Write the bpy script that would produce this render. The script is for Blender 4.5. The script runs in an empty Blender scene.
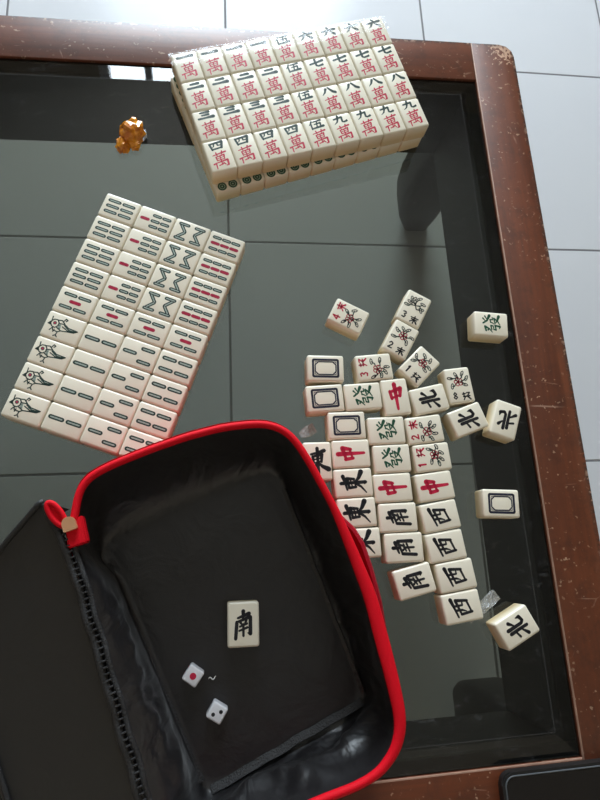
import bpy, bmesh, math, random
from mathutils import Vector, Matrix, noise

random.seed(7)
SC = bpy.context.scene
COL = SC.collection
PI = math.pi

# ------------------------------------------------------------------ camera
cam_d = bpy.data.cameras.new('camera')
cam_d.sensor_fit = 'VERTICAL'
cam_d.sensor_height = 32.0
cam_d.lens = 598.94 / 800.0 * 32.0
cam_d.clip_start = 0.01
cam = bpy.data.objects.new('camera', cam_d)
COL.objects.link(cam)
R = Matrix(((0.9901548705205887, -0.059223699530145224, 0.1268301454636058),
            (0.025663338228919808, 0.9675325779863673, 0.25144005966830835),
            (-0.13760350815042613, -0.24570971480390735, 0.9595269723127527)))
M = R.transposed().to_4x4()
M.translation = Vector((0, 0, 0.54647))
cam.matrix_world = M
SC.camera = cam

# ------------------------------------------------------------------ light and exposure
world = bpy.data.worlds.new('world')
SC.world = world
world.use_nodes = True
wb = world.node_tree.nodes['Background']
wb.inputs[0].default_value = (1.0, 0.93, 0.83, 1)
wb.inputs[1].default_value = 0.36


def area(name, loc, rot, sx, sy, power, col):
    l = bpy.data.lights.new(name, 'AREA')
    l.shape = 'RECTANGLE'
    l.size, l.size_y, l.energy, l.color = sx, sy, power, col
    o = bpy.data.objects.new(name, l)
    o.location, o.rotation_euler = loc, rot
    COL.objects.link(o)
    return o


# daylight coming in through the window of the back wall
area('window_daylight', (0.11, 2.86, 0.795), (math.radians(-90), 0, 0), 1.30, 2.31, 172, (0.79, 0.91, 1.0))
SC.view_settings.view_transform = 'Standard'
SC.view_settings.look = 'None'
SC.view_settings.exposure = 0.36
SC.view_settings.gamma = 1.0
SC.view_settings.use_curve_mapping = False


# ------------------------------------------------------------------ material helpers
def new_mat(name):
    m = bpy.data.materials.new(name)
    m.use_nodes = True
    nt = m.node_tree
    return m, nt, nt.nodes['Principled BSDF']


def simple(name, col, rough=0.5, spec=0.5, metal=0.0, bump=0.0, bscale=200.0, var=0.0, coat=0.0, sheen=0.0):
    m, nt, b = new_mat(name)
    b.inputs['Base Color'].default_value = (*col, 1)
    b.inputs['Roughness'].default_value = rough
    b.inputs['Specular IOR Level'].default_value = spec
    b.inputs['Metallic'].default_value = metal
    b.inputs['Coat Weight'].default_value = coat
    b.inputs['Sheen Weight'].default_value = sheen
    tc = nt.nodes.new('ShaderNodeTexCoord')
    nz = nt.nodes.new('ShaderNodeTexNoise')
    nz.inputs['Scale'].default_value = bscale
    nz.inputs['Detail'].default_value = 4
    nt.links.new(tc.outputs['Object'], nz.inputs['Vector'])
    if var > 0:
        mx = nt.nodes.new('ShaderNodeMix')
        mx.data_type = 'RGBA'
        mx.inputs['A'].default_value = (*[c * (1 - var) for c in col], 1)
        mx.inputs['B'].default_value = (*[min(1, c * (1 + var)) for c in col], 1)
        nt.links.new(nz.outputs['Fac'], mx.inputs['Factor'])
        nt.links.new(mx.outputs['Result'], b.inputs['Base Color'])
    if bump > 0:
        bp = nt.nodes.new('ShaderNodeBump')
        bp.inputs['Strength'].default_value = bump
        bp.inputs['Distance'].default_value = 0.001
        nt.links.new(nz.outputs['Fac'], bp.inputs['Height'])
        nt.links.new(bp.outputs['Normal'], b.inputs['Normal'])
    return m


def nmath(nt, op, a, b=None, c=None):
    n = nt.nodes.new('ShaderNodeMath')
    n.operation = op
    for i, v in enumerate((a, b, c)):
        if v is None:
            continue
        if isinstance(v, (int, float)):
            n.inputs[i].default_value = v
        else:
            nt.links.new(v, n.inputs[i])
    return n.outputs[0]


def nmix(nt, fac, a, b):
    mx = nt.nodes.new('ShaderNodeMix')
    mx.data_type = 'RGBA'
    for k, v in (('Factor', fac), ('A', a), ('B', b)):
        if isinstance(v, tuple):
            mx.inputs[k].default_value = (*v, 1)
        elif isinstance(v, (int, float)):
            mx.inputs[k].default_value = v
        else:
            nt.links.new(v, mx.inputs[k])
    return mx.outputs['Result']


def nnoise(nt, vec, scale, detail=4, rough=0.5, dist=0.0):
    n = nt.nodes.new('ShaderNodeTexNoise')
    n.inputs['Scale'].default_value = scale
    n.inputs['Detail'].default_value = detail
    n.inputs['Roughness'].default_value = rough
    n.inputs['Distortion'].default_value = dist
    nt.links.new(vec, n.inputs['Vector'])
    return n.outputs['Fac']


def nmap(nt, scale=(1, 1, 1), loc=(0, 0, 0), rot=(0, 0, 0), coord='Object'):
    tc = nt.nodes.new('ShaderNodeTexCoord')
    mp = nt.nodes.new('ShaderNodeMapping')
    mp.inputs['Scale'].default_value = scale
    mp.inputs['Location'].default_value = loc
    mp.inputs['Rotation'].default_value = rot
    nt.links.new(tc.outputs[coord], mp.inputs['Vector'])
    return mp.outputs['Vector']


def nstep(nt, v, lo, hi):
    n = nt.nodes.new('ShaderNodeMapRange')
    n.inputs['From Min'].default_value = lo
    n.inputs['From Max'].default_value = hi
    nt.links.new(v, n.inputs['Value'])
    return n.outputs['Result']


# ---- ceramic floor tiles with grout lines
def floor_material():
    m, nt, b = new_mat('ceramic_floor_tiles')
    tc = nt.nodes.new('ShaderNodeTexCoord')
    sp = nt.nodes.new('ShaderNodeSeparateXYZ')
    nt.links.new(tc.outputs['Object'], sp.inputs[0])
    ds = []
    for ax, off in (('X', 0.0192), ('Y', 0.9292)):
        t = nmath(nt, 'SUBTRACT', sp.outputs[ax], off)
        t = nmath(nt, 'DIVIDE', t, 0.39877)
        t = nmath(nt, 'ADD', t, 0.5)
        t = nmath(nt, 'FRACT', t)
        t = nmath(nt, 'SUBTRACT', t, 0.5)
        ds.append(nmath(nt, 'ABSOLUTE', t))
    d = nmath(nt, 'MINIMUM', ds[0], ds[1])
    fac = nstep(nt, d, 0.0035, 0.0065)
    nz = nnoise(nt, tc.outputs['Object'], 3.0, 5)
    tile = nmix(nt, nz, (0.525, 0.53, 0.555), (0.585, 0.585, 0.595))
    col = nmix(nt, fac, (0.17, 0.165, 0.17), tile)
    nt.links.new(col, b.inputs['Base Color'])
    r = nmix(nt, fac, (0.8, 0.8, 0.8), (0.20, 0.20, 0.20))
    nt.links.new(r, b.inputs['Roughness'])
    b.inputs['Specular IOR Level'].default_value = 0.16
    bp = nt.nodes.new('ShaderNodeBump')
    bp.inputs['Strength'].default_value = 0.4
    bp.inputs['Distance'].default_value = 0.002
    nt.links.new(fac, bp.inputs['Height'])
    nt.links.new(bp.outputs['Normal'], b.inputs['Normal'])
    return m


# ---- worn varnished wood; grain along x or y of the object's own space
def wood_material(name, along, dark=False):
    m, nt, b = new_mat(name)
    sc = (3.0, 45.0, 45.0) if along == 'x' else (45.0, 3.0, 45.0)
    v = nmap(nt, sc)
    g1 = nnoise(nt, v, 1.0, 6, 0.6, 0.4)
    g2 = nnoise(nt, v, 5.0, 4, 0.6)
    vo = nmap(nt)
    big = nnoise(nt, vo, 9.0, 3)
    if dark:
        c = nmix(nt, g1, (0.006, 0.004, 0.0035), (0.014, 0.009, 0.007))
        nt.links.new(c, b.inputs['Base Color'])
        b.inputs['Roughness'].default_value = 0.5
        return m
    c = nmix(nt, nstep(nt, g1, 0.3, 0.7), (0.080, 0.0175, 0.0058), (0.172, 0.042, 0.0125))
    c = nmix(nt, nmath(nt, 'MULTIPLY', nstep(nt, g2, 0.45, 0.75), 0.45), c, (0.060, 0.016, 0.008))
    c = nmix(nt, nmath(nt, 'MULTIPLY', nstep(nt, big, 0.4, 0.75), 0.5), c, (0.19, 0.054, 0.021))
    # small pale chips and paint specks
    s1 = nnoise(nt, vo, 210.0, 2, 0.5)
    s2 = nnoise(nt, vo, 26.0, 3, 0.6)
    sp = nmath(nt, 'MULTIPLY', nstep(nt, s1, 0.64, 0.70), nstep(nt, s2, 0.42, 0.60))
    c = nmix(nt, nmath(nt, 'MULTIPLY', sp, 0.75), c, (0.55, 0.36, 0.24))
    # long hairline scratches
    w = nt.nodes.new('ShaderNodeTexVoronoi')
    w.feature = 'DISTANCE_TO_EDGE'
    w.inputs['Scale'].default_value = 7.0
    nt.links.new(nmap(nt, (1.0, 1.6, 1.0), rot=(0, 0, 0.6)), w.inputs['Vector'])
    sc_ = nmath(nt, 'MULTIPLY', nmath(nt, 'LESS_THAN', w.outputs['Distance'], 0.004), nstep(nt, s2, 0.55, 0.66))
    c = nmix(nt, nmath(nt, 'MULTIPLY', sc_, 0.5), c, (0.48, 0.30, 0.22))
    # the chipped bare corner at the top right
    geo = nt.nodes.new('ShaderNodeNewGeometry')
    dv = nt.nodes.new('ShaderNodeVectorMath')
    dv.operation = 'DISTANCE'
    nt.links.new(geo.outputs['Position'], dv.inputs[0])
    dv.inputs[1].default_value = (0.3530, 0.5630, 0.0006)
    near = nstep(nt, dv.outputs['Value'], 0.034, 0.006)
    ch = nnoise(nt, vo, 240.0, 3, 0.6)
    chip = nstep(nt, nmath(nt, 'ADD', ch, nmath(nt, 'MULTIPLY', near, 0.24)), 0.66, 0.70)
    chip = nmath(nt, 'MULTIPLY', chip, nmath(nt, 'GREATER_THAN', near, 0.01))
    c = nmix(nt, chip, c, (0.50, 0.31, 0.21))
    # chips and grime along the outer edges
    sx = nt.nodes.new('ShaderNodeSeparateXYZ')
    nt.links.new(geo.outputs['Position'], sx.inputs[0])
    ed = nmath(nt, 'MAXIMUM', nmath(nt, 'SUBTRACT', sx.outputs['X'], 0.3592), nmath(nt, 'SUBTRACT', sx.outputs['Y'], 0.5693))
    em = nstep(nt, ed, -0.0055, -0.001)
    e1 = nnoise(nt, vo, 130.0, 4, 0.65)
    c = nmix(nt, nmath(nt, 'MULTIPLY', em, nstep(nt, e1, 0.42, 0.50)), c, (0.035, 0.014, 0.010))
    c = nmix(nt, nmath(nt, 'MULTIPLY', em, nstep(nt, e1, 0.57, 0.62)), c, (0.42, 0.26, 0.18))
    # mottled darker patches in the varnish
    mo = nnoise(nt, vo, 48.0, 5, 0.7)
    c = nmix(nt, nmath(nt, 'MULTIPLY', nstep(nt, mo, 0.48, 0.68), 0.5), c, (0.050, 0.014, 0.007))
    nt.links.new(c, b.inputs['Base Color'])
    b.inputs['Roughness'].default_value = 0.40
    b.inputs['Specular IOR Level'].default_value = 0.58
    bp = nt.nodes.new('ShaderNodeBump')
    bp.inputs['Strength'].default_value = 0.2
    bp.inputs['Distance'].default_value = 0.0003
    nt.links.new(nmath(nt, 'ADD', g2, sp), bp.inputs['Height'])
    nt.links.new(bp.outputs['Normal'], b.inputs['Normal'])
    return m


def glass_material():
    m, nt, b = new_mat('tinted_glass')
    nt.nodes.remove(b)
    out = nt.nodes['Material Output']
    tr = nt.nodes.new('ShaderNodeBsdfTransparent')
    # absorption grows with the slanted path through the pane
    lw = nt.nodes.new('ShaderNodeNewGeometry')
    dt = nt.nodes.new('ShaderNodeVectorMath')
    dt.operation = 'DOT_PRODUCT'
    nt.links.new(lw.outputs['Normal'], dt.inputs[0])
    nt.links.new(lw.outputs['Incoming'], dt.inputs[1])
    c2 = nmath(nt, 'MULTIPLY', dt.outputs['Value'], dt.outputs['Value'])
    s2t = nmath(nt, 'DIVIDE', nmath(nt, 'SUBTRACT', 1.0, c2), 2.25)
    inv = nmath(nt, 'DIVIDE', 1.0, nmath(nt, 'SQRT', nmath(nt, 'SUBTRACT', 1.0, s2t)))
    cc = nt.nodes.new('ShaderNodeCombineColor')
    for k_, t_ in zip(('Red', 'Green', 'Blue'), (0.500, 0.516, 0.470)):
        nt.links.new(nmath(nt, 'POWER', t_, inv), cc.inputs[k_])
    nt.links.new(cc.outputs[0], tr.inputs['Color'])
    gl = nt.nodes.new('ShaderNodeBsdfGlossy')
    gl.inputs['Roughness'].default_value = 0.02
    gl.inputs['Color'].default_value = (1, 1, 1, 1)
    fr = nt.nodes.new('ShaderNodeFresnel')
    fr.inputs['IOR'].default_value = 1.5
    mx = nt.nodes.new('ShaderNodeMixShader')
    geo = nt.nodes.new('ShaderNodeNewGeometry')
    nt.links.new(nmath(nt, 'MULTIPLY', fr.outputs[0], nmath(nt, 'SUBTRACT', 1.0, geo.outputs['Backfacing'])), mx.inputs[0])
    nt.links.new(tr.outputs[0], mx.inputs[1])
    nt.links.new(gl.outputs[0], mx.inputs[2])
    # dust, smears and hairline scratches lying on the pane
    df = nt.nodes.new('ShaderNodeBsdfDiffuse')
    df.inputs['Color'].default_value = (0.62, 0.64, 0.68, 1)
    v = nmap(nt)
    n1 = nnoise(nt, v, 420.0, 2, 0.5)
    n2 = nnoise(nt, v, 22.0, 4, 0.65, 0.8)
    spk = nmath(nt, 'MULTIPLY', nstep(nt, n1, 0.76, 0.80), nstep(nt, n2, 0.45, 0.6))
    smear = nmath(nt, 'MULTIPLY', nstep(nt, nnoise(nt, nmap(nt, (1, 2.2, 1), rot=(0, 0, 0.9)), 60.0, 5, 0.7, 1.5), 0.56, 0.80), 0.16)
    fac = nmath(nt, 'ADD', nmath(nt, 'MULTIPLY', spk, 0.35), nmath(nt, 'MULTIPLY', smear, nstep(nt, n2, 0.42, 0.62)))
    fac = nmath(nt, 'ADD', fac, 0.002)
    m2 = nt.nodes.new('ShaderNodeMixShader')
    nt.links.new(fac, m2.inputs[0])
    nt.links.new(mx.outputs[0], m2.inputs[1])
    nt.links.new(df.outputs[0], m2.inputs[2])
    nt.links.new(m2.outputs[0], out.inputs['Surface'])
    return m


def film_material(name, tint, gloss, haze, bscale, bstr):
    m, nt, b = new_mat(name)
    nt.nodes.remove(b)
    out = nt.nodes['Material Output']
    tr = nt.nodes.new('ShaderNodeBsdfTransparent')
    tr.inputs['Color'].default_value = (*tint, 1)
    gl = nt.nodes.new('ShaderNodeBsdfGlossy')
    gl.inputs['Roughness'].default_value = 0.22
    n = nnoise(nt, nmap(nt, (1, 2.5, 1)), bscale, 3, 0.6, 1.0)
    bp = nt.nodes.new('ShaderNodeBump')
    bp.inputs['Strength'].default_value = bstr
    bp.inputs['Distance'].default_value = 0.002
    nt.links.new(n, bp.inputs['Height'])
    nt.links.new(bp.outputs['Normal'], gl.inputs['Normal'])
    df = nt.nodes.new('ShaderNodeBsdfDiffuse')
    df.inputs['Color'].default_value = (0.9, 0.9, 0.9, 1)
    m1 = nt.nodes.new('ShaderNodeMixShader')
    m1.inputs[0].default_value = gloss
    nt.links.new(tr.outputs[0], m1.inputs[1])
    nt.links.new(gl.outputs[0], m1.inputs[2])
    m2 = nt.nodes.new('ShaderNodeMixShader')
    m2.inputs[0].default_value = haze
    nt.links.new(m1.outputs[0], m2.inputs[1])
    nt.links.new(df.outputs[0], m2.inputs[2])
    nt.links.new(m2.outputs[0], out.inputs['Surface'])
    return m


def ivory_material():
    m, nt, b = new_mat('ivory_resin')
    n = nnoise(nt, nmap(nt), 60.0, 3)
    c = nmix(nt, n, (0.86, 0.785, 0.635), (0.89, 0.83, 0.695))
    tc = nt.nodes.new('ShaderNodeTexCoord')
    sp = nt.nodes.new('ShaderNodeSeparateXYZ')
    nt.links.new(tc.outputs['Object'], sp.inputs[0])
    # the tile's back layer is a yellower resin
    c = nmix(nt, nstep(nt, sp.outputs['Z'], 0.0070, 0.0180), (0.74, 0.58, 0.335), c)
    nt.links.new(c, b.inputs['Base Color'])
    b.inputs['Roughness'].default_value = 0.32
    b.inputs['Specular IOR Level'].default_value = 0.5
    return m


def nylon_material(name, col, rough, bump=2.0, sheen=.08):
    m, nt, b = new_mat(name)
    b.inputs['Base Color'].default_value = (*col, 1)
    b.inputs['Roughness'].default_value = rough
    b.inputs['Specular IOR Level'].default_value = 0.75
    b.inputs['Sheen Weight'].default_value = sheen
    b.inputs['Sheen Roughness'].default_value = 0.4
    v = nmap(nt)
    n = nnoise(nt, nmap(nt, (1, 1, 0.35), rot=(0, 0, 0.3)), 28.0, 3, 0.55, 0.8)
    wv = nnoise(nt, v, 1500.0, 1)
    h = nmath(nt, 'ADD', nmath(nt, 'MULTIPLY', n, bump), nmath(nt, 'MULTIPLY', wv, 0.05))
    bp = nt.nodes.new('ShaderNodeBump')
    bp.inputs['Strength'].default_value = 0.5
    bp.inputs['Distance'].default_value = 0.004
    nt.links.new(h, bp.inputs['Height'])
    nt.links.new(bp.outputs['Normal'], b.inputs['Normal'])
    return m


MAT = dict(
    floor=floor_material(),
    wall=simple('painted_wall', (0.46, 0.38, 0.29), 0.9, 0.2, bump=0.1, bscale=80),
    ceiling=simple('painted_ceiling', (0.30, 0.27, 0.23), 0.9, 0.2),
    wframe=simple('window_paint', (0.75, 0.76, 0.78), 0.4),
    wood_x=wood_material('worn_wood_grain_along', 'x'),
    wood_y=wood_material('worn_wood_grain_across', 'y'),
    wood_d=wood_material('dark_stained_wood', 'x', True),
    glass=glass_material(),
    ivory=ivory_material(),
    black=simple('black_ink', (0.012, 0.012, 0.016), 0.35),
    red=simple('red_ink', (0.60, 0.010, 0.055), 0.4),
    green=simple('green_ink', (0.008, 0.085, 0.040), 0.4),
    dgreen=simple('dark_green_ink', (0.018, 0.050, 0.042), 0.4),
    pale=simple('pale_green_ink', (0.42, 0.50, 0.44), 0.5),
    navy=simple('navy_ink', (0.016, 0.018, 0.040), 0.35),
    pinkfill=simple('crimson_ink', (0.50, 0.03, 0.09), 0.4),
    redfab=simple('red_fabric', (0.70, 0.003, 0.014), 0.6, 0.15, bump=0.4, bscale=1400, var=0.12),
    dredfab=simple('dark_red_webbing', (0.36, 0.003, 0.016), 0.6, 0.15, bump=0.6, bscale=1200, var=0.2),
    nylon=nylon_material('black_nylon', (0.0070, 0.0060, 0.0070), 0.38, 2.0, .11),
    nylon_f=nylon_material('black_nylon_base', (0.0085, 0.0070, 0.0085), 0.38, 0.7),
    nylon2=nylon_material('black_lid_fabric', (0.0045, 0.0036, 0.0032), 0.55, 0.8),
    tape=simple('grey_black_zip_tape', (0.016, 0.015, 0.016), 0.55, bump=0.9, bscale=700, var=0.6),
    copper=simple('copper_pull', (0.75, 0.40, 0.22), 0.4, metal=0.6),
    dieplastic=simple('white_die_plastic', (0.80, 0.79, 0.82), 0.25),
    amber=None,
    phone=simple('black_phone_shell', (0.010, 0.009, 0.009), 0.5),
    screen=simple('phone_screen_glass', (0.012, 0.010, 0.009), 0.12),
    rim=simple('phone_grey_rim', (0.09, 0.10, 0.11), 0.4),
    scrap=film_material('clear_plastic_scrap', (0.93, 0.94, 0.95), 0.14, 0.16, 300, 0.8),
    film=film_material('clear_shrink_film', (0.99, 0.99, 0.99), 0.065, 0.012, 90, 0.6),
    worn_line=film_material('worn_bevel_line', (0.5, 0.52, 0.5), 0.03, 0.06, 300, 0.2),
    pale_edge_wood=simple('pale_rail_edge', (0.36, 0.21, 0.15), 0.6, var=0.5, bscale=90),
    glass_edge=simple('ground_glass_edge', (0.010, 0.013, 0.012), 0.5),
    lint=simple('white_lint', (0.7, 0.7, 0.7), 0.8),
)


def amber_material():
    m, nt, b = new_mat('amber_cellophane')
    n = nnoise(nt, nmap(nt), 110.0, 3, 0.6)
    c = nmix(nt, nstep(nt, n, 0.35, 0.65), (0.46, 0.11, 0.003), (0.92, 0.36, 0.015))
    nt.links.new(c, b.inputs['Base Color'])
    b.inputs['Roughness'].default_value = 0.18
    b.inputs['Transmission Weight'].default_value = 0.15
    b.inputs['Metallic'].default_value = 0.1
    b.inputs['Coat Weight'].default_value = 0.6
    return m


MAT['amber'] = amber_material()


# ------------------------------------------------------------------ mesh helpers
def link(name, mesh, parent=None, loc=None, rotz=None):
    o = bpy.data.objects.new(name, mesh)
    COL.objects.link(o)
    if parent is not None:
        o.parent = parent
    if loc is not None:
        o.location = loc
    if rotz is not None:
        o.rotation_euler = (0, 0, rotz)
    return o


def mesh_of(name, bm, mats, smooth=False, angle=None):
    me = bpy.data.meshes.new(name)
    bmesh.ops.recalc_face_normals(bm, faces=bm.faces[:])
    if smooth:
        for f in bm.faces:
            f.smooth = True
    bm.to_mesh(me)
    bm.free()
    for m in mats:
        me.materials.append(m)
    if angle is not None:
        me.set_sharp_from_angle(angle=angle)
    return me


def empty(name, loc=(0, 0, 0), rotz=0.0):
    o = bpy.data.objects.new(name, None)
    o.empty_display_size = 0.02
    o.location, o.rotation_euler = loc, (0, 0, rotz)
    COL.objects.link(o)
    return o


def tag(o, label, cat, group=None, kind=None):
    o['label'] = label
    o['category'] = cat
    if group:
        o['group'] = group
    if kind:
        o['kind'] = kind
    return o


def struct(o):
    o['kind'] = 'structure'
    return o


def add_box(bm, lo, hi, bevel=0.0, seg=2, mi=0):
    r = bmesh.ops.create_cube(bm, size=1.0)
    vs = r['verts']
    for v in vs:
        v.co = Vector([lo[i] + (v.co[i] + 0.5) * (hi[i] - lo[i]) for i in range(3)])
    fs = set(f for v in vs for f in v.link_faces)
    for f in fs:
        f.material_index = mi
    if bevel > 0:
        es = list({e for v in vs for e in v.link_edges})
        bmesh.ops.bevel(bm, geom=es, offset=bevel, segments=seg, profile=0.5, affect='EDGES')


def frame_from_dir(d):
    d = d.normalized()
    up = Vector((0, 0, 1)) if abs(d.z) < 0.95 else Vector((1, 0, 0))
    a = d.cross(up).normalized()
    return a, a.cross(d).normalized()


def add_tube(bm, pts, ru, rv=None, n=10, closed=False, mi=0, up=None):
    """sweep an ellipse along pts; ru sideways, rv upward"""
    rv = ru if rv is None else rv
    N = len(pts)
    rings = []
    for i, p in enumerate(pts):
        p = Vector(p)
        a = Vector(pts[(i - 1) % N if closed else max(i - 1, 0)])
        b = Vector(pts[(i + 1) % N if closed else min(i + 1, N - 1)])
        s, u = frame_from_dir(b - a)
        k = ru(i / (N - 1)) if callable(ru) else ru
        k2 = rv(i / (N - 1)) if callable(rv) else rv
        rings.append([bm.verts.new(p + s * (k * math.cos(t)) + u * (k2 * math.sin(t)))
                      for t in [2 * PI * j / n for j in range(n)]])
    M_ = N if closed else N - 1
    for i in range(M_):
        A, B = rings[i], rings[(i + 1) % N]
        for j in range(n):
            f = bm.faces.new((A[j], A[(j + 1) % n], B[(j + 1) % n], B[j]))
            f.material_index = mi
    if not closed:
        for rr in (rings[0], rings[-1]):
            f = bm.faces.new(rr)
            f.material_index = mi


def rr_points(x0, x1, y0, y1, radii, n=10):
    """rounded rectangle, counter clockwise from bottom-left; radii (bl, br, tr, tl)"""
    cs = [((x0, y0), PI, radii[0], 1, 1), ((x1, y0), 1.5 * PI, radii[1], -1, 1),
          ((x1, y1), 0.0, radii[2], -1, -1), ((x0, y1), 0.5 * PI, radii[3], 1, -1)]
    out = []
    for (cx, cy), a0, r, sx, sy in cs:
        for k in range(n + 1):
            a = a0 + 0.5 * PI * k / n
            out.append((cx + sx * r + r * math.cos(a), cy + sy * r + r * math.sin(a)))
    return out


def resample(poly, N, closed=True):
    P = [Vector(p) for p in poly]
    if closed:
        P.append(P[0])
    L = [0]
    for a, b in zip(P, P[1:]):
        L.append(L[-1] + (b - a).length)
    out, j = [], 0
    tot = L[-1]
    for i in range(N):
        s = tot * i / (N if closed else N - 1)
        while j < len(P) - 2 and L[j + 1] < s:
            j += 1
        d = L[j + 1] - L[j]
        t = 0 if d < 1e-9 else min(1, (s - L[j]) / d)
        out.append(P[j].lerp(P[j + 1], t))
    return out


# ---- flat painted ink: brush strokes as ribbons with round ends
def disc(bm, x, y, r, z, mi, n=10, sy=1.0):
    vs = [bm.verts.new((x + r * math.cos(2 * PI * k / n), y + sy * r * math.sin(2 * PI * k / n), z)) for k in range(n)]
    bm.faces.new(vs).material_index = mi


def stroke(bm, pts, z, mi=0, n=8):
    """pts = [(x, y, w)] in metres, a ribbon with round joints"""
    for (x, y, w) in pts:
        disc(bm, x, y, w / 2, z, mi, n)
    for (x0, y0, w0), (x1, y1, w1) in zip(pts, pts[1:]):
        d = Vector((x1 - x0, y1 - y0))
        if d.length < 1e-7:
            continue
        nrm = Vector((-d.y, d.x)).normalized()
        q = [(x0 + nrm.x * w0 / 2, y0 + nrm.y * w0 / 2), (x0 - nrm.x * w0 / 2, y0 - nrm.y * w0 / 2),
             (x1 - nrm.x * w1 / 2, y1 - nrm.y * w1 / 2), (x1 + nrm.x * w1 / 2, y1 + nrm.y * w1 / 2)]
        bm.faces.new([bm.verts.new((a, b, z)) for a, b in q]).material_index = mi


def glyph(bm, strokes, cx, cy, hx, hy, z, mi=0, wk=1.0, sk=0.0):
    ws = (hx + hy) / 2 * wk
    for s in strokes:
        stroke(bm, [(cx + x * hx, cy + (y + sk * x) * hy, max(.07, .17 + (w - .17) * 1.6) * ws) for x, y, w in s], z, mi)


def S(*p, w=0.2):
    """stroke of (x, y) or (x, y, w) points; default width w, slightly tapered ends"""
    o = []
    for i, q in enumerate(p):
        o.append((q[0], q[1], q[2] if len(q) > 2 else w))
    return o


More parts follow.
